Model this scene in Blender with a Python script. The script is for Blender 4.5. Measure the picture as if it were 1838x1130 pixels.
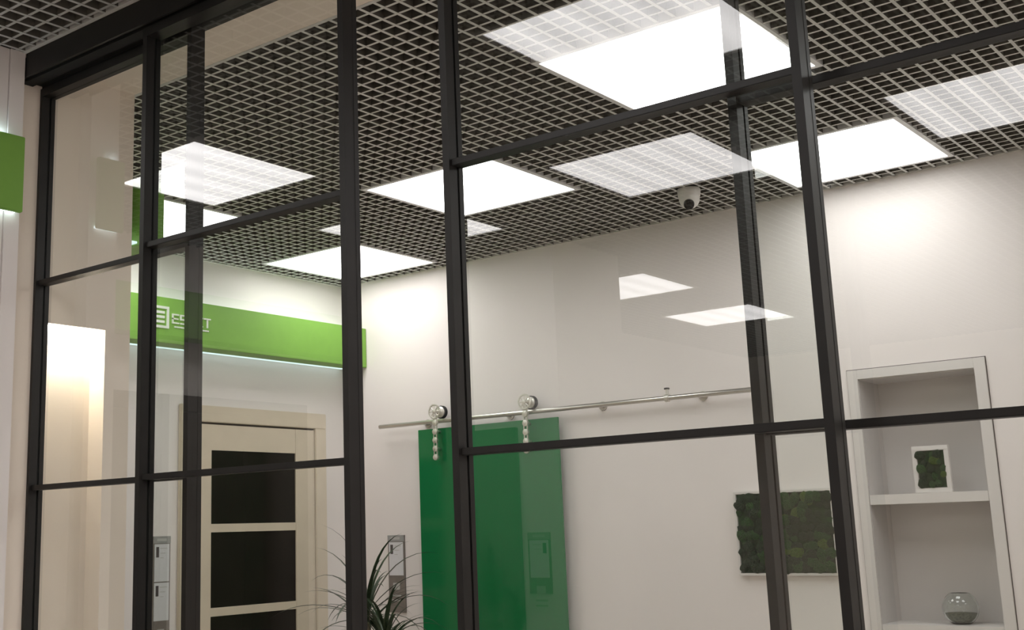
import bpy, bmesh, math, random
from mathutils import Matrix, Vector, noise

scene = bpy.context.scene
for o in list(bpy.data.objects):
    bpy.data.objects.remove(o)
C = scene.collection

# ------------------------------------------------------------------ camera
CAMZ = 1.494
cam_d = bpy.data.cameras.new('camera')
cam = bpy.data.objects.new('camera', cam_d)
C.objects.link(cam)
scene.camera = cam
YAW, PITCH, ROLL, FPX = 0.6886, 0.1995, -0.0292, 2181.73
f_ = Vector((-math.sin(YAW) * math.cos(PITCH), math.cos(YAW) * math.cos(PITCH), math.sin(PITCH)))
r_ = f_.cross(Vector((0, 0, 1))).normalized()
u_ = r_.cross(f_)
r2 = math.cos(ROLL) * r_ + math.sin(ROLL) * u_
u2 = -math.sin(ROLL) * r_ + math.cos(ROLL) * u_
m = Matrix((r2, u2, -f_)).transposed().to_4x4()
m.translation = Vector((0, 0, CAMZ))
cam.matrix_world = m
cam_d.sensor_fit = 'HORIZONTAL'
cam_d.sensor_width = 36
cam_d.lens = FPX / 1838 * 36
cam_d.shift_x = (919 - 765.9) / 1838      # the photo is an off-centre crop of a video frame
cam_d.shift_y = (509.2 - 565) / 1838
cam_d.clip_start = 0.02

# ------------------------------------------------------------------ world, exposure
w = bpy.data.worlds.new('world')
scene.world = w
w.use_nodes = True
w.node_tree.nodes['Background'].inputs[0].default_value = (0.5, 0.5, 0.5, 1)
w.node_tree.nodes['Background'].inputs[1].default_value = 0.05
scene.view_settings.view_transform = 'Standard'
scene.view_settings.look = 'None'
scene.view_settings.gamma = 1
scene.view_settings.use_curve_mapping = False
scene.view_settings.exposure = 0.24
LAMP = 5.3          # radiance of the LED ceiling panels
LAMP_HALL = 6.5

# ------------------------------------------------------------------ materials
def mat(name, col, rough=0.5, metal=0.0, noise_amt=0.0, noise_scale=20, bump=0.0, bump_scale=200, spec=0.5, coat=0.0, bump_dist=0.002):
    mt = bpy.data.materials.new(name)
    mt.use_nodes = True
    nt = mt.node_tree
    b = nt.nodes['Principled BSDF']
    b.inputs['Base Color'].default_value = (*col, 1)
    b.inputs['Roughness'].default_value = rough
    b.inputs['Metallic'].default_value = metal
    b.inputs['Specular IOR Level'].default_value = spec
    b.inputs['Coat Weight'].default_value = coat
    tc = nt.nodes.new('ShaderNodeTexCoord')
    if noise_amt:
        n = nt.nodes.new('ShaderNodeTexNoise')
        n.inputs['Scale'].default_value = noise_scale
        n.inputs['Detail'].default_value = 4
        nt.links.new(tc.outputs['Object'], n.inputs['Vector'])
        rp = nt.nodes.new('ShaderNodeValToRGB')
        lo = [max(0, c * (1 - noise_amt)) for c in col]
        hi = [min(1, c * (1 + noise_amt)) for c in col]
        rp.color_ramp.elements[0].position = 0.3
        rp.color_ramp.elements[1].position = 0.7
        rp.color_ramp.elements[0].color = (*lo, 1)
        rp.color_ramp.elements[1].color = (*hi, 1)
        nt.links.new(n.outputs['Fac'], rp.inputs['Fac'])
        nt.links.new(rp.outputs['Color'], b.inputs['Base Color'])
    if bump:
        n2 = nt.nodes.new('ShaderNodeTexNoise')
        n2.inputs['Scale'].default_value = bump_scale
        nt.links.new(tc.outputs['Object'], n2.inputs['Vector'])
        bp = nt.nodes.new('ShaderNodeBump')
        bp.inputs['Strength'].default_value = bump
        bp.inputs['Distance'].default_value = bump_dist
        nt.links.new(n2.outputs['Fac'], bp.inputs['Height'])
        nt.links.new(bp.outputs['Normal'], b.inputs['Normal'])
    return mt

def emis(name, col, strength, rows=False):
    mt = bpy.data.materials.new(name)
    mt.use_nodes = True
    nt = mt.node_tree
    nt.nodes.remove(nt.nodes['Principled BSDF'])
    e = nt.nodes.new('ShaderNodeEmission')
    e.inputs['Color'].default_value = (*col, 1)
    e.inputs['Strength'].default_value = strength
    if rows:                                     # LED rows behind the diffuser, running front to back
        tc = nt.nodes.new('ShaderNodeTexCoord')
        sp = nt.nodes.new('ShaderNodeSeparateXYZ')
        nt.links.new(tc.outputs['Object'], sp.inputs[0])
        k = nt.nodes.new('ShaderNodeMath'); k.operation = 'MULTIPLY'; k.inputs[1].default_value = 2 * math.pi / 0.14
        s = nt.nodes.new('ShaderNodeMath'); s.operation = 'COSINE'
        a = nt.nodes.new('ShaderNodeMath'); a.operation = 'MULTIPLY_ADD'
        a.inputs[1].default_value = -0.09 * strength; a.inputs[2].default_value = strength
        nt.links.new(sp.outputs['X'], k.inputs[0]); nt.links.new(k.outputs[0], s.inputs[0])
        nt.links.new(s.outputs[0], a.inputs[0]); nt.links.new(a.outputs[0], e.inputs['Strength'])
    nt.links.new(e.outputs[0], nt.nodes['Material Output'].inputs[0])
    return mt

def glass_pane_mat():
    # thin clear glazing: straight-through transmission plus the mirror reflection of both faces
    mt = bpy.data.materials.new('clear_glazing')
    mt.use_nodes = True
    nt = mt.node_tree
    nt.nodes.remove(nt.nodes['Principled BSDF'])
    tr = nt.nodes.new('ShaderNodeBsdfTransparent'); tr.inputs[0].default_value = (0.97, 0.985, 0.975, 1)
    gl = nt.nodes.new('ShaderNodeBsdfGlossy'); gl.inputs['Roughness'].default_value = 0.0
    gl.inputs[0].default_value = (1, 1, 1, 1)
    fr = nt.nodes.new('ShaderNodeFresnel'); fr.inputs[0].default_value = 1.5
    ge = nt.nodes.new('ShaderNodeNewGeometry')
    inv = nt.nodes.new('ShaderNodeMath'); inv.operation = 'SUBTRACT'; inv.inputs[0].default_value = 1
    nt.links.new(ge.outputs['Backfacing'], inv.inputs[1])
    mul = nt.nodes.new('ShaderNodeMath'); mul.operation = 'MULTIPLY'; mul.inputs[1].default_value = 1.85
    nt.links.new(fr.outputs[0], mul.inputs[0])
    mu2 = nt.nodes.new('ShaderNodeMath'); mu2.operation = 'MULTIPLY'; mu2.use_clamp = True
    nt.links.new(mul.outputs[0], mu2.inputs[0]); nt.links.new(inv.outputs[0], mu2.inputs[1])
    mx = nt.nodes.new('ShaderNodeMixShader')
    nt.links.new(mu2.outputs[0], mx.inputs[0]); nt.links.new(tr.outputs[0], mx.inputs[1]); nt.links.new(gl.outputs[0], mx.inputs[2])
    nt.links.new(mx.outputs[0], nt.nodes['Material Output'].inputs[0])
    return mt

M = dict(
    wall=mat('white_wall_paint', (0.84, 0.79, 0.765), 0.7, noise_amt=0.015, noise_scale=3, bump=0.05),
    stub=mat('beige_wall_paint', (0.86, 0.765, 0.66), 0.7, noise_amt=0.02, noise_scale=3, bump=0.05),
    floor=mat('brown_floor', (0.54, 0.48, 0.43), 0.45, noise_amt=0.25, noise_scale=6),
    plenum=mat('dark_plenum', (0.03, 0.03, 0.028), 0.9),
    bladeshade=mat('shaded_grid_side', (0.12, 0.112, 0.095), 0.6),
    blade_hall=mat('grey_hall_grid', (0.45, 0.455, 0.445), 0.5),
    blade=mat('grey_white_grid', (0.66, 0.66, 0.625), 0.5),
    trim=mat('light_grey_trim', (0.62, 0.61, 0.58), 0.5),
    black=mat('black_aluminium', (0.017, 0.0155, 0.0145), 0.45, spec=0.3, noise_amt=0.1),
    gasket=mat('black_gasket', (0.004, 0.004, 0.004), 0.8),
    glass=glass_pane_mat(),
    lampframe=mat('white_lamp_frame', (0.8, 0.8, 0.8), 0.4),
    lamp=emis('led_panel_light', (1.0, 0.975, 0.965), LAMP, rows=True),
    lamp_hall=emis('led_panel_light_hall', (1.0, 0.97, 0.955), LAMP_HALL, rows=True),
    led_cool=emis('cool_led_strip', (0.80, 0.97, 1.0), 4.0),
    led_side=emis('cool_led_strip_side', (0.72, 0.90, 1.0), 20.0),
    led_up=emis('cool_led_strip_up', (0.86, 0.97, 1.0), 2.2),
    led_down=emis('cool_led_strip_down', (0.78, 0.97, 0.96), 1.0),
    led_warm=emis('warm_led_strip', (1.0, 0.93, 0.80), 48.0),
    sign=mat('green_sign_paint', (0.20, 0.42, 0.06), 0.55, noise_amt=0.03),
    white=mat('white_print', (0.85, 0.85, 0.82), 0.5),
    cream=mat('cream_door_veneer', (0.70, 0.61, 0.48), 0.45, noise_amt=0.03, noise_scale=12),
    darkglass=mat('dark_bronze_glass', (0.010, 0.009, 0.007), 0.12, spec=0.25),
    greenglass=mat('green_lacquered_glass', (0.012, 0.17, 0.055), 0.12, spec=0.4),
    steel=mat('brushed_steel', (0.62, 0.60, 0.56), 0.28, metal=1.0),
    pewter=mat('cast_silver', (0.72, 0.70, 0.64), 0.35, metal=0.85, bump=0.4, bump_scale=400),
    rubber=mat('black_rubber', (0.02, 0.02, 0.02), 0.7),
    holder=mat('grey_brown_holder', (0.20, 0.175, 0.155), 0.5, noise_amt=0.1),
    holder_l=mat('grey_holder', (0.34, 0.34, 0.33), 0.5),
    paper=mat('white_paper', (0.70, 0.70, 0.72), 0.7, noise_amt=0.03, noise_scale=40),
    swatch=mat('dark_swatch', (0.07, 0.06, 0.06), 0.5),
    greyprint=mat('pale_grey_print', (0.50, 0.49, 0.47), 0.6),
    whitelac=mat('white_lacquer', (0.72, 0.69, 0.66), 0.35),
    nicheback=mat('grey_niche_back', (0.66, 0.63, 0.61), 0.35),
    gap=mat('shadow_gap', (0.08, 0.07, 0.06), 0.8),
    moss1=mat('deep_green_moss', (0.010, 0.042, 0.006), 0.9, noise_amt=0.6, noise_scale=5, bump=0.8, bump_scale=7, bump_dist=0.06),
    moss2=mat('mid_green_moss', (0.024, 0.098, 0.012), 0.9, noise_amt=0.6, noise_scale=5, bump=0.8, bump_scale=7, bump_dist=0.06),
    moss3=mat('yellow_green_moss', (0.085, 0.165, 0.012), 0.9, noise_amt=0.5, noise_scale=5, bump=0.8, bump_scale=7, bump_dist=0.06),
    camwhite=mat('white_plastic', (0.72, 0.70, 0.66), 0.35),
    lens=mat('black_lens', (0.012, 0.012, 0.010), 0.15),
    leaf=mat('dark_green_leaf', (0.030, 0.050, 0.022), 0.4, noise_amt=0.3, noise_scale=30),
    stem=mat('grey_brown_stem', (0.16, 0.13, 0.09), 0.8, noise_amt=0.3, noise_scale=60, bump=0.6),
    pot=mat('white_ceramic_pot', (0.6, 0.58, 0.55), 0.3),
    soil=mat('dark_soil', (0.03, 0.022, 0.015), 0.95, noise_amt=0.5, noise_scale=80, bump=1.0),
    gravel=mat('grey_green_filling', (0.16, 0.17, 0.12), 0.8, noise_amt=0.5, noise_scale=120, bump=1.0),
    walnut=mat('dark_walnut', (0.05, 0.035, 0.025), 0.4, noise_amt=0.3, noise_scale=8),
)
gb = bpy.data.materials.new('blown_glass'); gb.use_nodes = True
_b = gb.node_tree.nodes['Principled BSDF']
_b.inputs['Base Color'].default_value = (0.93, 0.96, 0.95, 1)
_b.inputs['Transmission Weight'].default_value = 1.0
_b.inputs['Roughness'].default_value = 0.0
_b.inputs['IOR'].default_value = 1.45
M['bowl'] = gb

# ------------------------------------------------------------------ mesh helpers
class MB:
    def __init__(s): s.v = []; s.f = []
    def box(s, x0, x1, y0, y1, z0, z1):
        n = len(s.v)
        s.v += [(x0, y0, z0), (x1, y0, z0), (x1, y1, z0), (x0, y1, z0), (x0, y0, z1), (x1, y0, z1), (x1, y1, z1), (x0, y1, z1)]
        s.f += [tuple(n + i for i in q) for q in ((0, 3, 2, 1), (4, 5, 6, 7), (0, 1, 5, 4), (1, 2, 6, 5), (2, 3, 7, 6), (3, 0, 4, 7))]
        return s
    def lathe(s, prof, c=(0, 0, 0), axis='Z', n=24, cap=True):
        b = len(s.v)
        for (r, h) in prof:
            for k in range(n):
                a = 2 * math.pi * k / n
                p = (r * math.cos(a), r * math.sin(a), h)
                if axis == 'Y': p = (p[0], p[2], p[1])
                elif axis == 'X': p = (p[2], p[0], p[1])
                s.v.append((c[0] + p[0], c[1] + p[1], c[2] + p[2]))
        for i in range(len(prof) - 1):
            for k in range(n):
                s.f.append((b + i * n + k, b + i * n + (k + 1) % n, b + (i + 1) * n + (k + 1) % n, b + (i + 1) * n + k))
        if cap:
            s.f.append(tuple(b + k for k in range(n))[::-1])
            s.f.append(tuple(b + (len(prof) - 1) * n + k for k in range(n)))
        return s
    def tube(s, pts, rads, n=8):
        b = len(s.v)
        pts = [Vector(p) for p in pts]
        for i, p in enumerate(pts):
            d = (pts[min(i + 1, len(pts) - 1)] - pts[max(i - 1, 0)]).normalized()
            a = d.orthogonal().normalized(); c = d.cross(a)
            r = rads[i] if isinstance(rads, (list, tuple)) else rads
            for k in range(n):
                t = 2 * math.pi * k / n
                s.v.append(tuple(p + a * r * math.cos(t) + c * r * math.sin(t)))
        for i in range(len(pts) - 1):
            for k in range(n):
                s.f.append((b + i * n + k, b + i * n + (k + 1) % n, b + (i + 1) * n + (k + 1) % n, b + (i + 1) * n + k))
        s.f.append(tuple(b + k for k in range(n))[::-1]); s.f.append(tuple(b + (len(pts) - 1) * n + k for k in range(n)))
        return s
    def mesh(s, name, mt, smooth=False, bevel=0):
        me = bpy.data.meshes.new(name)
        me.from_pydata(s.v, [], s.f)
        bm = bmesh.new(); bm.from_mesh(me)
        bmesh.ops.recalc_face_normals(bm, faces=bm.faces)
        if bevel:
            bmesh.ops.bevel(bm, geom=list(bm.edges), offset=bevel, segments=2, affect='EDGES', clamp_overlap=True)
        bm.to_mesh(me); bm.free()
        me.materials.append(mt)
        if smooth:
            me.polygons.foreach_set('use_smooth', [True] * len(me.polygons))
            me.set_sharp_from_angle(angle=math.radians(40))
        return me

def link(name, me, parent=None, loc=None):
    o = bpy.data.objects.new(name, me)
    C.objects.link(o)
    if parent is not None: o.parent = parent
    if loc is not None: o.location = loc
    return o
def build(mb, name, mt, parent=None, loc=None, smooth=False, bevel=0):
    return link(name, mb.mesh(name, M[mt] if isinstance(mt, str) else mt, smooth, bevel), parent, loc)
def tag(o, label=None, cat=None, group=None, kind=None):
    if label: o['label'] = label
    if cat: o['category'] = cat
    if group: o['group'] = group
    if kind: o['kind'] = kind
    return o
def empty(name, loc=(0, 0, 0)):
    o = bpy.data.objects.new(name, None)
    o.empty_display_size = 0.05
    C.objects.link(o); o.location = loc
    return o
def struct(mb, name, mt, label=None, cat=None, bevel=0):
    o = build(mb, name, mt, bevel=bevel)
    return tag(o, label, cat, kind='structure')
def B(*a): return MB().box(*a)

# ------------------------------------------------------------------ dimensions
WA, WB = -4.336, 4.567          # inner left wall, back wall
CE = 2.758                      # underside of the grid ceiling
TOP = 3.15                      # walls run on into the dark void above the grid
YN = 2.06                       # inner face of the front wall / near edge of the inner ceiling
YO = 1.672                      # edge of the hall ceiling
XS = -2.775                     # reveal of the wide opening the glass partition stands in
XR = -0.10                      # its right reveal (outside the picture)
RX = 1.3                        # inner right wall
HX0, HX1, HY0 = -4.15, 2.6, -5.6  # hall

# ------------------------------------------------------------------ setting
struct(B(HX0 - 0.5, HX1 + 0.2, HY0 - 0.2, WB + 0.5, -0.1, 0), 'floor', 'floor', 'brown floor running from the hall into the showroom', 'floor')
# left inner wall
struct(B(WA - 0.15, WA, YN - 0.3, WB + 0.3, 0, TOP), 'wall_left', 'wall', 'white wall with the cream door and green sign', 'wall')
# back wall with a recess for the shelf niche
NX0, NX1, NZ1, NZ0 = -1.665, -1.240, 2.005, 0.35
wb = MB()
wb.box(WA, NX0, WB, WB + 0.3, 0, TOP).box(NX1, RX + 0.1, WB, WB + 0.3, 0, TOP)
wb.box(NX0, NX1, WB, WB + 0.3, NZ1, TOP).box(NX0, NX1, WB, WB + 0.3, 0, NZ0)
struct(wb, 'wall_back', 'wall', 'long white back wall behind the green sliding door', 'wall')
struct(B(RX, RX + 0.1, YN - 0.3, WB, 0, TOP), 'wall_right', 'wall')
# front wall: solid block left of the opening, with a shallow lit slot in its reveal
SY0, SY1, SZ1, SZ0, SD = 1.765, 1.978, 2.056, 0.25, 0.066
SB = 1.575
fb = MB()
fb.box(WA, XS - SD, SB, YN, 0, TOP)
fb.box(XS - SD, XS, SB, SY0, 0, TOP).box(XS - SD, XS, SY1, YN, 0, TOP)
fb.box(XS - SD, XS, SY0, SY1, SZ1, TOP).box(XS - SD, XS, SY0, SY1, 0, SZ0)
struct(fb, 'wall_front_left', 'stub', 'beige wall beside the glass with a tall lit slot', 'wall')
struct(B(XR, RX + 0.1, 1.25, YN, 0, TOP), 'wall_front_right', 'stub')
struct(B(XS, XR, YO, YN, CE, TOP), 'wall_front_soffit', 'stub', 'beige soffit above the glass partition', 'soffit')
# white cladding panels on the hall side of the front wall
XP = -2.724
struct(B(XS, XP, 1.629, YO - 0.001, 0, CE), 'wall_panel_1', 'wall', 'narrow white wall panel beside the left end of the black header', 'wall panel')
struct(B(XS, XP - 0.004, SB, 1.627, 0, CE), 'wall_panel_2', 'wall', 'white wall panel at the left edge of the picture', 'wall panel')
# hall
struct(B(HX0 - 0.15, HX0, HY0, SB, 0, TOP), 'wall_hall_left', 'wall')
struct(B(HX0, -2.93, -1.50 - 0.088, -0.93 - 0.088, 0, TOP), 'wall_hall_pillar', 'wall')
struct(B(HX0 - 0.15, HX1 + 0.1, HY0 - 0.1, HY0, 0, TOP), 'wall_hall_back', 'stub')
struct(B(HX1, HX1 + 0.1, HY0, 1.35, 0, TOP), 'wall_hall_right', 'wall')
struct(B(RX + 0.1, HX1 + 0.1, 1.25, 1.35, 0, TOP), 'wall_hall_front', 'wall')

# ------------------------------------------------------------------ ceilings
GX, GY = -1.795, 2.66           # grid origin (lamp module corner)
PIT = 0.05
BT, BH = 0.0085, 0.04           # blade thickness and height
in_lamps = [(0, 0, 'nearest square LED ceiling panel, partly behind the tall glazed door stile'),
            (-2, 1, 'square LED ceiling panel in the middle of the grid ceiling, crossed by a door stile'),
            (-4, 2, 'square LED ceiling panel in the far corner above the green sign'),
            (0, 2, 'square LED ceiling panel near the back wall, right of the dome camera'),
            (-4, 0, 'square LED ceiling panel at far left, half hidden by the green sign box'),
            (-2, -1, None), (2, 1, None), (4, 0, None), (4, 2, None)]
HS = -0.088
PIL = -0.93 + HS
hall_lamps = [(-3.545, 0.50, 'reflected beside the leftmost glazed door'), (-1.77, 0.545, 'reflected largest at the top of the glass'),
              (-2.32, -0.575, 'reflected above the dome camera'), (-1.165, -0.575, 'reflected at the right edge'),
              (-3.54, -0.63, 'reflected small behind the middle stile'), (-3.60, -2.49, 'reflected on the upper back wall'),
              (-3.62, -3.77, 'reflected lowest on the back wall'),
              (0.05, 0.545, None), (1.25, 0.545, None), (0.65, -0.575, None), (1.85, -0.575, None), (0.05, -1.8, None), (1.25, -1.8, None),  # unlabelled panels are unseen, added only to fill the hall with light
              (0.65, -3.0, None), (1.85, -3.0, None), (0.05, -4.2, None), (1.25, -4.2, None)]
hall_lamps = [(a, b + HS, c) for a, b, c in hall_lamps]

def segs(lo, hi, cuts):
    out = [(lo, hi)]
    for a, b in cuts:
        nx = []
        for s, e in out:
            if b <= s or a >= e: nx.append((s, e)); continue
            if a > s: nx.append((s, a))
            if b < e: nx.append((b, e))
        out = nx
    return [q for q in out if q[1] - q[0] > 0.01]

blade_cache = {}
def shade_flanks(me):            # light-coated lower edge, flanks coloured dark for the shade inside the cells
    me.materials.append(M['bladeshade'])
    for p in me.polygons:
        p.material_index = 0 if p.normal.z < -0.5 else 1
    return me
def blade_mesh(axis, L, coat):
    k = (axis, round(L, 3), coat)
    if k not in blade_cache:
        mb = B(-L / 2, L / 2, -BT / 2, BT / 2, 0, BH) if axis == 'X' else B(-BT / 2 - 0.0005, BT / 2 + 0.0005, -L / 2, L / 2, -0.001, BH)
        blade_cache[k] = shade_flanks(mb.mesh('grid_blade', M[coat]))
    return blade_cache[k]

def grid(parent, x0, x1, y0, y1, rects, gx, gy, single, coat='blade'):
    rest = MB()
    i = math.ceil((x0 - gx) / PIT)
    while gx + i * PIT < x1:
        x = gx + i * PIT
        cuts = [(b[2], b[3]) for b in rects if b[0] - 0.004 < x < b[1] + 0.004]
        for a, b in segs(y0, y1, cuts):
            if single(x, None, a, b): link('grid_blade', blade_mesh('Y', b - a, coat), parent, (x, (a + b) / 2, CE))
            else: rest.box(x - BT / 2, x + BT / 2, a, b, CE, CE + BH)
        i += 1
    j = math.ceil((y0 - gy) / PIT)
    while gy + j * PIT < y1:
        y = gy + j * PIT
        cuts = [(b[0], b[1]) for b in rects if b[2] - 0.004 < y < b[3] + 0.004]
        for a, b in segs(x0, x1, cuts):
            if single(None, y, a, b): link('grid_blade', blade_mesh('X', b - a, coat), parent, ((a + b) / 2, y, CE))
            else: rest.box(a, b, y - BT / 2, y + BT / 2, CE, CE + BH)
        j += 1
    if rest.v:
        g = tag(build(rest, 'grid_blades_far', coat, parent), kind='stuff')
        shade_flanks(g.data)

ceil_in = struct(B(WA, RX, YN, WB, TOP - 0.02, TOP), 'ceiling', 'plenum', 'grey open-cell grid ceiling of the showroom behind the glass', 'ceiling')
rects = [(GX + i * 0.6, GX + i * 0.6 + 0.6, GY + j * 0.6, GY + j * 0.6 + 0.6) for i, j, l in in_lamps if j >= 0]
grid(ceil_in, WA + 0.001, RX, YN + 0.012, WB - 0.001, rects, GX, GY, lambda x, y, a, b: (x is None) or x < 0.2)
ceil_out = struct(B(HX0, HX1, HY0, YO, TOP - 0.02, TOP), 'ceiling_hall', 'plenum', 'grey open-cell grid ceiling of the hall in front of the glass', 'ceiling')
hrects = [(x - 0.018, x + 0.582, y - 0.018, y + 0.582) for x, y, l in hall_lamps]
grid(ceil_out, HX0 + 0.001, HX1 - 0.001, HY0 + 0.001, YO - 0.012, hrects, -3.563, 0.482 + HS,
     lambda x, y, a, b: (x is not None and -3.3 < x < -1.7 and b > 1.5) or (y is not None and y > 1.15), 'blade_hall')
# edge trims of the two ceilings
struct(B(WA, RX, YN, YN + 0.012, CE - 0.001, CE + 0.04), 'trim_1', 'trim', 'light trim along the near edge of the showroom ceiling', 'trim')
struct(B(XS, RX, YO - 0.012, YO, CE - 0.002, CE + 0.06).box(XS, RX, YO - 0.03, YO - 0.012, CE + 0.02, CE + 0.03), 'trim_2', 'trim', 'light trim between the hall ceiling and black header', 'trim')
struct(B(WA, RX, WB - 0.012, WB, CE - 0.001, CE + 0.012), 'trim_3', 'trim', 'thin ceiling trim along the back wall', 'trim')
struct(B(WA, WA + 0.012, YN + 0.012, WB - 0.012, CE - 0.001, CE + 0.012), 'trim_4', 'trim', 'thin ceiling trim along the left wall', 'trim')

def lamp(x, y, size, material, label, group):
    t = empty('ceiling_lamp', (x + size / 2, y + size / 2, CE))
    tag(t, label, 'lamp', group)
    h = size / 2; o = h + 0.017
    fr = MB()
    fr.box(-o, o, -o, -h, -0.003, 0.03).box(-o, o, h, o, -0.003, 0.03).box(-o, -h, -h, h, -0.003, 0.03).box(h, o, -h, h, -0.003, 0.03)
    build(fr, 'frame', 'lampframe', t)
    build(B(-o + 0.002, o - 0.002, -o + 0.002, o - 0.002, 0.012, 0.045), 'housing', 'lampframe', t)
    build(B(-h, h, -h, h, 0.0, 0.011), 'diffuser', material, t)
    return t
for i, j, lab in in_lamps:
    if j < 0: continue
    lamp(GX + i * 0.6 + 0.018, GY + j * 0.6 + 0.018, 0.564, 'lamp', lab or 'square LED ceiling panel of the showroom, out of the picture to the right', 'LED panels in the showroom ceiling')
for x, y, lab in hall_lamps:
    lamp(x, y, 0.564, 'lamp_hall', 'square LED ceiling panel of the hall, ' + (lab or 'added out of the picture as fill light'), 'LED panels in the hall ceiling')

# ------------------------------------------------------------------ glass partition
BARS = (0.567, 1.097, 1.627, 2.157)
ZT, ZB = 2.691, 0.03
def sash(name, x0, x1, y0, label, cat, wl=0.015, wr=0.015, groove_r=False):
    t = empty(name, ((x0 + x1) / 2, y0 + 0.02, ZB)); tag(t, label, cat)
    ox, oy, oz = t.location
    def P(mb, n, mt, **k):
        mb.v = [(a - ox, b - oy, c - oz) for a, b, c in mb.v]
        return build(mb, n, mt, t, **k)
    # left stile with the glazing groove on its right side, right stile with the groove on its left
    def stile(xa, xb, side):
        s = MB()
        s.box(xa, xb, y0, y0 + 0.023, ZB, ZT).box(xa, xb, y0 + 0.029, y0 + 0.041, ZB, ZT)
        st = P(s, 'stile', 'black')
        g = MB(); g.box(xa + 0.001, xb - 0.003, y0 + 0.0225, y0 + 0.0295, ZB + 0.001, ZT - 0.001) if side == 'L' else g.box(xa + 0.003, xb - 0.0005, y0 + 0.0225, y0 + 0.0295, ZB + 0.001, ZT - 0.001)
        g.v = [(a - ox, b - oy, c - oz) for a, b, c in g.v]
        build(g, 'gasket', 'gasket' if side == 'L' else 'black', st)
    stile(x0, x0 + wl, 'L'); stile(x1 - wr, x1, 'R')
    P(B(x0 + wl, x1 - wr, y0, y0 + 0.041, ZT - 0.022, ZT), 'top_rail', 'black')
    P(B(x0 + wl, x1 - wr, y0, y0 + 0.041, ZB, ZB + 0.05), 'bottom_rail', 'black')
    zs = [ZB + 0.05] + list(BARS) + [ZT - 0.022]
    for z in BARS:
        P(B(x0 + wl, x1 - wr, y0 + 0.007, y0 + 0.036, z - 0.0065, z + 0.0065), 'glazing_bar', 'black', bevel=0.001)
    for k in range(5):
        P(B(x0 + wl - 0.002, x1 - wr + 0.002, y0 + 0.0242, y0 + 0.0282, zs[k] + (0.007 if k else 0), zs[k + 1] - (0.007 if k < 4 else 0)), 'glass_pane', 'glass')
    return t
YS, YF = 1.690, 1.751
sash('fixed_glass_panel', -2.774, -2.143, YF, 'narrow black-framed fixed glass panel at the far left against the beige wall', 'glass panel', wl=0.010)
sash('fixed_glass_panel', -0.8035, XR - 0.005, YF, 'black-framed fixed glass panel at the right, in front of the shelf niche', 'glass panel')
sash('sliding_glass_door', -2.248, -1.592, YS, 'black-framed sliding glass door left of the open gap, over the cream door', 'glass door')
sash('sliding_glass_door', -1.344, -0.6545, YS, 'black-framed sliding glass door right of the open gap, over the green door', 'glass door')
hd = empty('door_header', (-1.4, 1.76, CE)); tag(hd, 'black header beam with door tracks above the glass partition', 'header')
ox, oy, oz = hd.location
def PH(mb, n, mt):
    mb.v = [(a - ox, b - oy, c - oz) for a, b, c in mb.v]; return build(mb, n, mt, hd)
PH(B(XS + 0.001, XR - 0.001, YO + 0.016, 1.815, 2.700, CE - 0.001).box(XP, XR - 0.001, YO + 0.002, YO + 0.016, 2.700, CE - 0.001), 'beam', 'black')
for yt in (YS + 0.0205, YF + 0.0205):
    PH(B(XS + 0.001, XR - 0.001, yt - 0.016, yt + 0.016, 2.692, 2.700), 'track', 'gasket')
PH(B(XP, XR - 0.001, YO + 0.002, YO + 0.008, 2.692, 2.700), 'front_lip', 'black')

# ------------------------------------------------------------------ green sign boxes
def sign_z(): return 2.316, 2.516
S0, S1 = sign_z()
sA = empty('sign_box', (-4.25, 3.3, S0)); tag(sA, 'bright green sign box with white ESTET logo on the white left wall', 'sign')
def PA(mb, n, mt, parent=None, off=(-4.25, 3.3, S0), **k):
    mb.v = [(a - off[0], b - off[1], c - off[2]) for a, b, c in mb.v]
    return build(mb, n, mt, parent or sA, **k)
box_a = PA(B(-4.27, -4.17, YN + 0.16, WB - 0.002, S0, S1), 'panel', 'sign', bevel=0.002)
PA(B(WA + 0.001, -4.27, YN + 0.3, WB - 0.03, S0 + 0.05, S1 - 0.05), 'bracket', 'white')
PA(B(-4.325, -4.28, YN + 0.2, WB - 0.03, S1 - 0.02, S1 - 0.012), 'led_strip', 'led_up')
PA(B(-4.325, -4.28, YN + 0.2, WB - 0.03, S0 + 0.004, S0 + 0.010), 'led_strip', 'led_down')
XF = -4.17
em = MB()
y0, y1, z0, z1, s = 3.200, 3.296, 2.379, 2.475, 0.011
em.box(XF, XF + 0.006, y0, y1, z1 - s, z1).box(XF, XF + 0.006, y0, y1, z0, z0 + s).box(XF, XF + 0.006, y1 - s, y1, z0 + s, z1 - s)
for zc in (2.4475, 2.427, 2.4065):
    em.box(XF, XF + 0.006, y0, y1 - 0.024, zc - 0.0055, zc + 0.0055)
PA(em, 'emblem', 'white')
LT = dict(E=[(0, 1, .86, 1), (0, .9, .43, .57), (0, 1, 0, .14), (0, .17, .14, .86)],
          S=[(0, 1, .86, 1), (0, 1, .43, .57), (0, 1, 0, .14), (0, .17, .57, .86), (.83, 1, .14, .43)],
          T=[(0, 1, .86, 1), (.42, .59, 0, .86)])
for k, ch in enumerate('ESTET'):
    a = 3.314 + k * 0.0447
    mb = MB()
    for (u0, u1, v0, v1) in LT[ch]:
        mb.box(XF, XF + 0.006, a + u0 * 0.037, a + u1 * 0.037, 2.405 + v0 * 0.043, 2.405 + v1 * 0.043)
    PA(mb, 'letter', 'white')
tl = MB()
for k in range(16):
    a = 3.328 + k * 0.0122
    tl.box(XF, XF + 0.004, a, a + (0.0095 if k % 4 else 0.0105), 2.388, 2.3945)
PA(tl, 'tagline', 'white')

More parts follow.
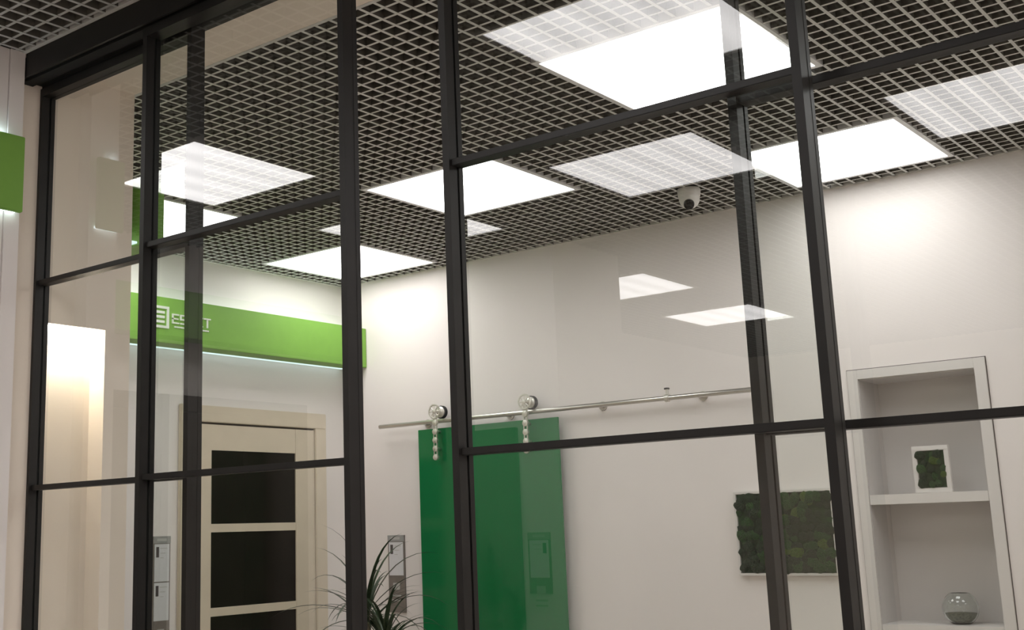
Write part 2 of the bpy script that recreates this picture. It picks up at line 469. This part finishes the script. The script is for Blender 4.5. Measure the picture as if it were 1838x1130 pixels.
sB = empty('sign_box', (-3.4, YN, S0)); tag(sB, 'dark green end of the sign box on the inner front wall, beside the glass', 'sign')
off = (-3.4, YN, S0)
PA(B(WA + 0.12, XS - 0.002, YN + 0.03, YN + 0.115, S0, S1), 'panel', 'sign', sB, off, bevel=0.002)
PA(B(WA + 0.2, XS - 0.05, YN + 0.001, YN + 0.03, S0 + 0.05, S1 - 0.05), 'bracket', 'white', sB, off)
PA(B(WA + 0.2, XS - 0.01, YN + 0.005, YN + 0.026, S0 + 0.004, S0 + 0.010), 'led_strip', 'led_down', sB, off)
sD = empty('sign_box', (XP, 1.45, S0)); tag(sD, 'dark green sign box cut by the left edge of the picture', 'sign')
off = (XP, 1.45, S0)
PA(B(XP + 0.016, XP + 0.030, SB + 0.002, 1.662, S0, S1), 'panel', 'sign', sD, off, bevel=0.002)
PA(B(XP - 0.003, XP + 0.016, 1.59, 1.62, S0 + 0.05, S1 - 0.05), 'bracket', 'white', sD, off)
PA(B(XP + 0.002, XP + 0.013, SB + 0.006, 1.610, S1 - 0.007, S1 - 0.001), 'led_strip', 'led_side', sD, off)
PA(B(XP + 0.002, XP + 0.013, SB + 0.006, 1.655, S0 + 0.004, S0 + 0.010), 'led_strip', 'led_cool', sD, off)
sH = empty('sign_box', (HX0, 0.2, S0)); tag(sH, 'green sign box on the hall wall, seen only as a reflection', 'sign')
off = (HX0, 0.2, S0)
PA(B(HX0 + 0.05, HX0 + 0.15, PIL + 0.005, 1.2, S0, S1), 'panel', 'sign', sH, off, bevel=0.002)
PA(B(HX0 + 0.001, HX0 + 0.05, PIL + 0.03, 1.15, S0 + 0.05, S1 - 0.05), 'bracket', 'white', sH, off)

# warm LED profile lighting the slot in the beige reveal
tag(build(B(XS - 0.05, XS - 0.02, SY0 + 0.01, SY1 - 0.01, SZ1 - 0.012, SZ1 - 0.001), 'slot_light', 'led_warm'), 'warm LED profile at the top of the lit slot in the beige wall', 'lamp')

# ------------------------------------------------------------------ cream door in the left wall
d1 = empty('door_1', (WA, 3.945, 0)); tag(d1, 'cream door with dark glass panes and wide cream casing', 'door', kind='structure')
off = (WA, 3.945, 0)
def PD(mb, n, mt, parent=None, **k): return PA(mb, n, mt, parent or d1, off, **k)
CY0, CY1, CZ = 3.490, 4.412, 2.080
PD(B(WA + 0.001, WA + 0.022, CY0, CY0 + 0.075, 0, CZ - 0.075), 'casing', 'cream', bevel=0.003)
PD(B(WA + 0.001, WA + 0.022, CY1 - 0.075, CY1, 0, CZ - 0.075), 'casing', 'cream', bevel=0.003)
PD(B(WA + 0.001, WA + 0.022, CY0, CY1, CZ - 0.075, CZ), 'casing', 'cream', bevel=0.003)
PD(B(WA + 0.001, WA + 0.004, CY0 + 0.07, CY1 - 0.07, 0, CZ - 0.07), 'frame_shadow', 'gap')
PD(B(WA + 0.001, WA + 0.012, CY1 - 0.087, CY1 - 0.079, 0, CZ - 0.083), 'frame_bead', 'cream')
lf = PD(B(WA + 0.004, WA + 0.0145, 3.570, 3.672, 0.01, 1.996).box(WA + 0.004, WA + 0.0145, 4.204, 4.322, 0.01, 1.996), 'stile', 'cream')
PD(B(WA + 0.004, WA + 0.0135, 3.672, 4.2035, 1.879, 1.996), 'top_rail', 'cream')
PD(B(WA + 0.004, WA + 0.0135, 3.672, 4.2035, 0.01, 0.10), 'bottom_rail', 'cream')
zt = 1.879
for k in range(5):
    zb = zt - 0.331
    pn = PD(B(WA + 0.0035, WA + 0.008, 3.672, 4.204, zb, zt), 'pane', 'darkglass')
    PD(B(WA + 0.004, WA + 0.0135, 3.672, 4.204, max(zb - 0.037, 0.09), zb), 'crossbar', 'cream')
    zt = zb - 0.037

# ------------------------------------------------------------------ narrow sample strips on the walls
def strip(origin, ux, nrm, wd, ztop, zbot, sheets, label, group):
    """flat holder hung on a wall: ux runs along the wall, nrm points into the room"""
    t = empty('sample_strip', origin); tag(t, label, 'info strip', group)
    ux = Vector(ux); nrm = Vector(nrm)
    def S(a0, a1, z0, z1, d0, d1, n, mt, parent=None):
        b = B(a0, a1, d0, d1, z0, z1)
        b.v = [tuple(ux * x + nrm * y + Vector((0, 0, z))) for x, y, z in b.v]
        return build(b, n, mt, parent or t)
    S(0, wd, zbot, ztop, 0.0005, 0.008, 'holder', 'holder')
    S(0, wd, ztop - 0.03, ztop, 0.008, 0.0105, 'header', 'holder_l')
    S(wd * .2, wd * .75, ztop - 0.021, ztop - 0.009, 0.0105, 0.011, 'header_print', 'greyprint')
    z = ztop - 0.033
    for k in range(sheets):
        sh = S(wd * .07, wd * .93, z - 0.158, z, 0.008, 0.0095, 'sheet', 'paper')
        S(wd * .16, wd * .32, z - 0.056, z - 0.012, 0.0095, 0.0102, 'swatch', 'swatch', sh)
        for q in range(3):
            S(wd * .4, wd * (.8 - .1 * q), z - 0.02 - q * 0.02, z - 0.017 - q * 0.02, 0.0095, 0.0098, 'print_line', 'greyprint', sh)
        z -= 0.163
    S(wd * .28, wd * .68, z - 0.062, z - 0.03, 0.008, 0.0092, 'sample_chip', 'greyprint')
    for q in range(2):
        S(wd * .2, wd * .75, z - 0.094 - q * 0.022, z - 0.086 - q * 0.022, 0.008, 0.0088, 'print_line', 'greyprint')
    return t
strip((WA, 3.357, 0), (0, 1, 0), (1, 0, 0), 0.092, 1.500, 0.94, 2, 'narrow grey sample strip with two white sheets, left of the cream door', 'sample strips')
strip((-4.046, WB, 0), (1, 0, 0), (0, -1, 0), 0.105, 1.473, 1.108, 1, 'narrow grey sample strip with one white sheet, behind the plant', 'sample strips')
strip((-3.010, PIL, 0), (-1, 0, 0), (0, 1, 0), 0.115, 1.470, 1.213, 1, 'sample strip on the hall pillar, seen only as a reflection in the green door', 'sample strips')
# dark door in the pillar wall of the hall (reflected in the green leaf)
hd2 = empty('door_2', (-3.6, PIL, 0)); tag(hd2, 'dark walnut door in the hall, seen only as a reflection', 'door', kind='structure')
off = (-3.6, PIL, 0)
PA(B(-4.10, -3.155, PIL + 0.001, PIL + 0.03, 0, 1.93), 'leaf', 'walnut', hd2, off, bevel=0.004)
PA(B(-4.0, -3.255, PIL + 0.03, PIL + 0.038, 1.05, 1.85), 'panel', 'walnut', hd2, off, bevel=0.003)
PA(B(-4.0, -3.255, PIL + 0.03, PIL + 0.038, 0.12, 0.95), 'panel', 'walnut', hd2, off, bevel=0.003)

# row of dark sample doors on the hall's left wall (they show as the dark reflection in the left sliding door)
for k, ya in enumerate((0.28, -0.66)):
    yb = ya + 0.86
    dd = empty('door_%d' % (3 + k), (HX0, ya + 0.43, 0)); tag(dd, 'dark walnut sample door on the hall wall, seen only as a reflection', 'door', kind='structure')
    off = (HX0, ya + 0.43, 0)
    PA(B(HX0 + 0.001, HX0 + 0.03, ya, ya + 0.07, 0, 2.02), 'casing', 'walnut', dd, off, bevel=0.003)
    PA(B(HX0 + 0.001, HX0 + 0.03, yb - 0.07, yb, 0, 2.02), 'casing', 'walnut', dd, off, bevel=0.003)
    PA(B(HX0 + 0.001, HX0 + 0.03, ya, yb, 2.02, 2.09), 'casing', 'walnut', dd, off, bevel=0.003)
    PA(B(HX0 + 0.001, HX0 + 0.02, ya + 0.072, yb - 0.072, 0.005, 2.018), 'leaf', 'walnut', dd, off, bevel=0.002)
    for za, zb in ((1.05, 1.9), (0.12, 0.95)):
        PA(B(HX0 + 0.02, HX0 + 0.026, ya + 0.17, yb - 0.17, za, zb), 'panel', 'walnut', dd, off, bevel=0.002)

# ------------------------------------------------------------------ green glass sliding door on its rail
YL = WB - 0.055
gd = empty('sliding_door', (-3.39, YL, 0)); tag(gd, 'green glass sliding door leaf hanging from the steel wall rail', 'sliding door')
off = (-3.39, YL, 0)
def PG(mb, n, mt, parent=None, **k): return PA(mb, n, mt, parent or gd, off, **k)
PG(B(-3.790, -2.984, YL - 0.005, YL + 0.005, 0.015, 1.966), 'leaf', 'greenglass', bevel=0.001)
def torus_arc(mb, c, r, t, n=20, m_=6):
    b = len(mb.v)
    for i in range(n):
        a = 2 * math.pi * i / n
        for j in range(m_):
            q = 2 * math.pi * j / m_
            rr = r + t * math.cos(q)
            mb.v.append((c[0] + rr * math.cos(a), c[1] + t * math.sin(q), c[2] + rr * math.sin(a)))
    for i in range(n):
        for j in range(m_):
            mb.f.append((b + i * m_ + j, b + ((i + 1) % n) * m_ + j, b + ((i + 1) % n) * m_ + (j + 1) % m_, b + i * m_ + (j + 1) % m_))
for hx in (-3.655, -3.133):
    yf = YL - 0.042
    wz = 2.043
    st = MB()                                       # chain-like strap in front of the leaf
    st.box(hx - 0.011, hx - 0.006, yf, yf + 0.008, 1.82, 2.03).box(hx + 0.006, hx + 0.011, yf, yf + 0.008, 1.82, 2.03)
    for zc in (1.828, 1.868, 1.908, 1.948, 1.99):
        st.lathe([(0.004, -0.006), (0.0145, -0.003), (0.0145, 0.009), (0.004, 0.010)], (hx, yf, zc), 'Y', 12)
    hanger = PG(st, 'hanger', 'pewter', smooth=True)
    PG(MB().lathe([(0.007, 0), (0.007, 0.034)], (hx, yf + 0.004, 1.868), 'Y', 10), 'bolt', 'steel', hanger)
    PG(MB().lathe([(0.007, 0), (0.007, 0.034)], (hx, yf + 0.004, 1.948), 'Y', 10), 'bolt', 'steel', hanger)
    whl = MB()
    torus_arc(whl, (hx, yf, wz), 0.032, 0.0045)
    for k in range(8):
        a = math.pi * k / 4
        whl.tube([(hx, yf, wz), (hx + 0.03 * math.cos(a), yf, wz + 0.03 * math.sin(a))], 0.0025, 6)
    whl.lathe([(0.004, -0.008), (0.010, -0.006), (0.010, 0.008)], (hx, yf, wz), 'Y', 12)
    PG(whl, 'spoked_cover', 'pewter', smooth=True)
    PG(MB().lathe([(0.009, 0), (0.009, 0.03), (0.020, 0.031), (0.026, 0.036), (0.026, 0.046)], (hx, yf + 0.006, wz), 'Y', 20), 'hub', 'pewter', smooth=True)
    PG(MB().lathe([(0.024, 0.044), (0.031, 0.045), (0.027, 0.052), (0.031, 0.059), (0.024, 0.060)], (hx, yf + 0.004, wz), 'Y', 24), 'roller', 'rubber', smooth=True)
rl = empty('door_rail', (-3.03, YL, 2.0)); tag(rl, 'round steel rail with wall brackets above the green sliding door', 'rail')
off = (-3.03, YL, 2.0)
def PR(mb, n, mt, parent=None, **k): return PA(mb, n, mt, parent or rl, off, **k)
YRL = WB - 0.06
PR(MB().lathe([(0.0095, -4.038), (0.0105, -4.036), (0.0105, -2.03), (0.0095, -2.028)], (0, YRL, 2.0), 'X', 16), 'tube', 'steel', smooth=True)
for bx in (-3.772, -3.278, -2.783, -2.304):
    PR(MB().lathe([(0.009, YRL), (0.009, WB - 0.008), (0.020, WB - 0.0075), (0.020, WB - 0.0005)], (bx, 0, 2.0), 'Y', 14), 'bracket', 'steel', smooth=True)
for bx in (-2.438,):
    s_ = MB().lathe([(0.016, bx - 0.009), (0.017, bx - 0.007), (0.017, bx + 0.007), (0.016, bx + 0.009)], (0, YRL, 2.0), 'X', 16)
    s_.lathe([(0.006, 2.014), (0.006, 2.036)], (bx, YRL, 0), 'Z', 10)
    sp_ = PR(s_, 'end_stop', 'pewter', smooth=True)
    PR(MB().lathe([(0.011, 2.036), (0.012, 2.038), (0.011, 2.042)], (bx, YRL, 0), 'Z', 12), 'rubber_cap', 'rubber', sp_)

# ------------------------------------------------------------------ shelf niche in the back wall
nc = empty('shelf_niche', (-1.4525, WB, NZ0)); tag(nc, 'white framed shelf niche set into the back wall at the right', 'shelving')
off = (-1.4525, WB, NZ0)
def PN(mb, n, mt, parent=None, **k): return PA(mb, n, mt, parent or nc, off, **k)
OX0, OX1, OZ1 = -1.701, -1.204, 2.039
sl = MB()
sl.box(OX0 - 0.003, NX0 - 0.001, WB - 0.0015, WB - 0.0003, NZ0, OZ1 + 0.003).box(NX1 + 0.001, OX1 + 0.003, WB - 0.0015, WB - 0.0003, NZ0, OZ1 + 0.003)
sl.box(NX0 - 0.001, NX1 + 0.001, WB - 0.0015, WB - 0.0003, NZ1 + 0.001, OZ1 + 0.003)
PN(sl, 'shadow_line', 'gap')
def casing(x0, x1, z0, z1): PN(B(x0, x1, WB - 0.009, WB - 0.001, z0, z1), 'casing', 'whitelac', bevel=0.001)
casing(OX0, NX0 + 0.003, NZ0, OZ1); casing(NX1 - 0.003, OX1, NZ0, OZ1); casing(NX0 + 0.003, NX1 - 0.003, NZ1 - 0.002, OZ1)
ND = 0.20
PN(B(NX0 + 0.002, NX1 - 0.002, WB + ND, WB + ND + 0.01, NZ0 + 0.002, NZ1 - 0.002), 'back_panel', 'nicheback')
PN(B(NX0 + 0.001, NX0 + 0.004, WB, WB + ND, NZ0 + 0.002, NZ1 - 0.002), 'side_panel', 'nicheback')
PN(B(NX1 - 0.004, NX1 - 0.001, WB, WB + ND, NZ0 + 0.002, NZ1 - 0.002), 'side_panel', 'nicheback')
PN(B(NX0 + 0.004, NX1 - 0.004, WB, WB + ND, NZ1 - 0.005, NZ1 - 0.002), 'top_panel', 'nicheback')
for za, zb in ((1.537, 1.573), (1.076, 1.112), (0.615, 0.651)):
    PN(B(NX0 + 0.004, NX1 - 0.004, WB - 0.006, WB + ND, za, zb), 'shelf', 'whitelac', bevel=0.001)

# ------------------------------------------------------------------ moss pictures
random.seed(4)
clumps = []
for v in range(4):
    bm = bmesh.new()
    bmesh.ops.create_icosphere(bm, subdivisions=2, radius=1.0)
    for q in bm.verts:
        d = 1 + 0.30 * noise.noise(q.co * 2.1 + Vector((v * 7.3, 0, 0))) + 0.20 * noise.noise(q.co * 4 + Vector((0, v * 3, 0)))
        q.co *= d
    row = []
    for mm in ('moss1', 'moss2', 'moss3'):
        me = bpy.data.meshes.new('moss_clump'); bm.to_mesh(me); me.materials.append(M[mm])
        me.polygons.foreach_set('use_smooth', [True] * len(me.polygons))
        row.append(me)
    clumps.append(row); bm.free()
def moss_picture(name, x0, x1, z0, z1, yw, border, depth, step, label, tilt=0):
    t = empty(name, ((x0 + x1) / 2, yw, z0)); tag(t, label, 'picture')
    w_, h_ = x1 - x0, z1 - z0
    fr = MB()
    b = border
    for k in range(1):
        pass
    def bar(a0, a1, c0, c1): build(B(a0, a1, -depth, -0.0005, c0, c1), 'frame_bar', 'whitelac', t, bevel=0.0015)
    bar(-w_ / 2, w_ / 2, 0, b); bar(-w_ / 2, w_ / 2, h_ - b, h_)
    bar(-w_ / 2, -w_ / 2 + b, b, h_ - b); bar(w_ / 2 - b, w_ / 2, b, h_ - b)
    build(B(-w_ / 2 + b, w_ / 2 - b, -depth * 0.6, -0.001, b, h_ - b), 'moss_bed', 'moss1', t)
    nx = max(3, int((w_ - 2 * b) / step)); nz = max(3, int((h_ - 2 * b) / step))
    for i in range(nx):
        for k in range(nz):
            cx = -w_ / 2 + b + (i + 0.5) * (w_ - 2 * b) / nx + random.uniform(-.5, .5) * step
            cz = b + (k + 0.5) * (h_ - 2 * b) / nz + random.uniform(-.3, .3) * step
            r = step * random.uniform(0.42, 0.92)
            cx = min(max(cx, -w_ / 2 + b + r * 0.55), w_ / 2 - b - r * 0.55)
            cz = min(max(cz, b + r * 0.9), h_ - b - r * 0.85)
            mi = random.choices((0, 1, 2), (0.52, 0.40, 0.08))[0]
            o = link('moss_clump', random.choice(clumps)[mi], t, (cx, -depth * 0.75 - random.uniform(0, .004), cz))
            o.scale = (r, r * 0.62, r * random.uniform(.8, 1)); o.rotation_euler = (0, random.uniform(0, 6.28), 0)
    t.rotation_euler.x = tilt
    return t
moss_picture('moss_picture', -2.197, -1.795, 1.283, 1.606, WB - 0.001, 0.010, 0.022, 0.030, 'large square-ish green moss picture in thin white frame on the back wall')
moss_picture('moss_picture', -1.499, -1.370, 1.5735, 1.741, WB + 0.03, 0.017, 0.014, 0.025, 'small moss picture in a white frame standing on the niche shelf')

# ------------------------------------------------------------------ glass bowl on the lower shelf
bw = empty('glass_bowl', (-1.408, WB + 0.085, 1.112)); tag(bw, 'round glass bowl with grey filling on the lower niche shelf', 'bowl')
R_ = 0.062
outer = []
for k in range(15):
    a = math.radians(-62 + k * (62 + 58) / 14)
    outer.append((R_ * math.cos(a), R_ * math.sin(a) + R_ * math.sin(math.radians(62))))
inner = [((r - 0.0025), h + (0.003 if i == 0 else 0)) for i, (r, h) in enumerate(outer)][::-1]
mbw = MB().lathe([(0.001, outer[0][1])] + outer + inner + [(0.001, inner[-1][1])], (0, 0, 0), 'Z', 32, cap=False)
build(mbw, 'glass', 'bowl', bw, smooth=True)
fl = [(0.001, 0.0045)] + [(r - 0.005, h + 0.004) for r, h in outer[:6]] + [(0.001, outer[5][1] + 0.008)]
build(MB().lathe(fl, (0, 0, 0), 'Z', 24, cap=False), 'filling', 'gravel', bw, smooth=True)

# ------------------------------------------------------------------ dome camera
dc = empty('dome_camera', (-2.10, 4.165, CE)); tag(dc, 'white dome security camera hanging from the grid ceiling', 'camera')
build(MB().lathe([(0.050, 0.0), (0.052, -0.006), (0.050, -0.03), (0.047, -0.036)], (0, 0, 0), 'Z', 32), 'base', 'camwhite', dc, smooth=True)
prof = [(0.047, -0.034)] + [(0.046 * math.cos(a), -0.042 - 0.044 * math.sin(a)) for a in [math.radians(q) for q in range(0, 90, 10)]] + [(0.002, -0.086)]
build(MB().lathe(prof, (0, 0, 0), 'Z', 32), 'dome', 'camwhite', dc, smooth=True)
ln = MB().lathe([(0.002, 0.014), (0.016, 0.012), (0.0205, 0.008), (0.0215, 0.0), (0.0215, -0.012)], (0, 0, 0), 'Z', 24)
lens = build(ln, 'lens', 'lens', dc, smooth=True)
dc.scale = (0.86, 0.86, 0.92)
lens.scale = (1.12, 1.12, 1.12)
aim = Vector((0.30, -0.78, -0.72)).normalized()
lens.rotation_euler = aim.to_track_quat('Z', 'Y').to_euler()
lens.location = Vector((0, 0, -0.047)) + aim * 0.036

# ------------------------------------------------------------------ dracaena in the corner
random.seed(11)
PX, PY = -3.625, 4.02
pl = empty('dracaena_plant', (PX, PY, 0)); tag(pl, 'dark green potted dracaena with thin arching leaves in the corner', 'plant')
build(MB().lathe([(0.12, 0), (0.13, 0.01), (0.16, 0.30), (0.165, 0.31), (0.15, 0.31), (0.145, 0.27), (0.02, 0.27)], (0, 0, 0), 'Z', 28), 'pot', 'pot', pl, smooth=True)
build(MB().lathe([(0.146, 0.265), (0.10, 0.28), (0.01, 0.285)], (0, 0, 0), 'Z', 24), 'soil', 'soil', pl, smooth=True)
heads = [((0.03, 0.00, 0.985), 46, 0.33), ((-0.10, 0.03, 1.10), 40, 0.35)]
def leaf_mesh(L, wd, e0, droop):
    mb = MB(); n = 9
    x = z = 0.0; e = e0
    for i in range(n + 1):
        t = i / n
        ww = wd * (0.55 + 0.45 * min(1, t * 4)) * (1 - t ** 2.5) + 0.0008
        mb.v += [(x, -ww, z + ww * 0.35), (x, 0, z), (x, ww, z + ww * 0.35)]
        x += math.cos(e) * L / n; z += math.sin(e) * L / n
        e -= droop * (0.4 + 1.2 * t) / n
    for i in range(n):
        a = i * 3
        mb.f += [(a, a + 1, a + 4, a + 3), (a + 1, a + 2, a + 5, a + 4)]
    return mb.mesh('leaf', M['leaf'], smooth=True)
lms = [leaf_mesh(random.uniform(.8, 1.1), random.uniform(.019, .027), random.uniform(.0, .95), random.uniform(0.9, 2.2)) for _ in range(14)]
for (hx, hy, hz), n, L in heads:
    build(MB().tube([(hx * .3, hy * .3, 0.27), (hx * .7 + .01, hy * .7, 0.27 + (hz - .27) * .5), (hx, hy, hz + 0.05)], [0.016, 0.014, 0.012], 10), 'stem', 'stem', pl, smooth=True)
    for k in range(n):
        o = link('leaf', random.choice(lms), pl, (hx, hy, hz - 0.02 + 0.09 * k / n))
        s_ = L * random.uniform(.75, 1.25)
        o.scale = (s_, s_, s_)
        o.rotation_euler = (0, random.uniform(-.35, .25) - .5 * (k / n), k * 2.4 + random.uniform(-.3, .3))
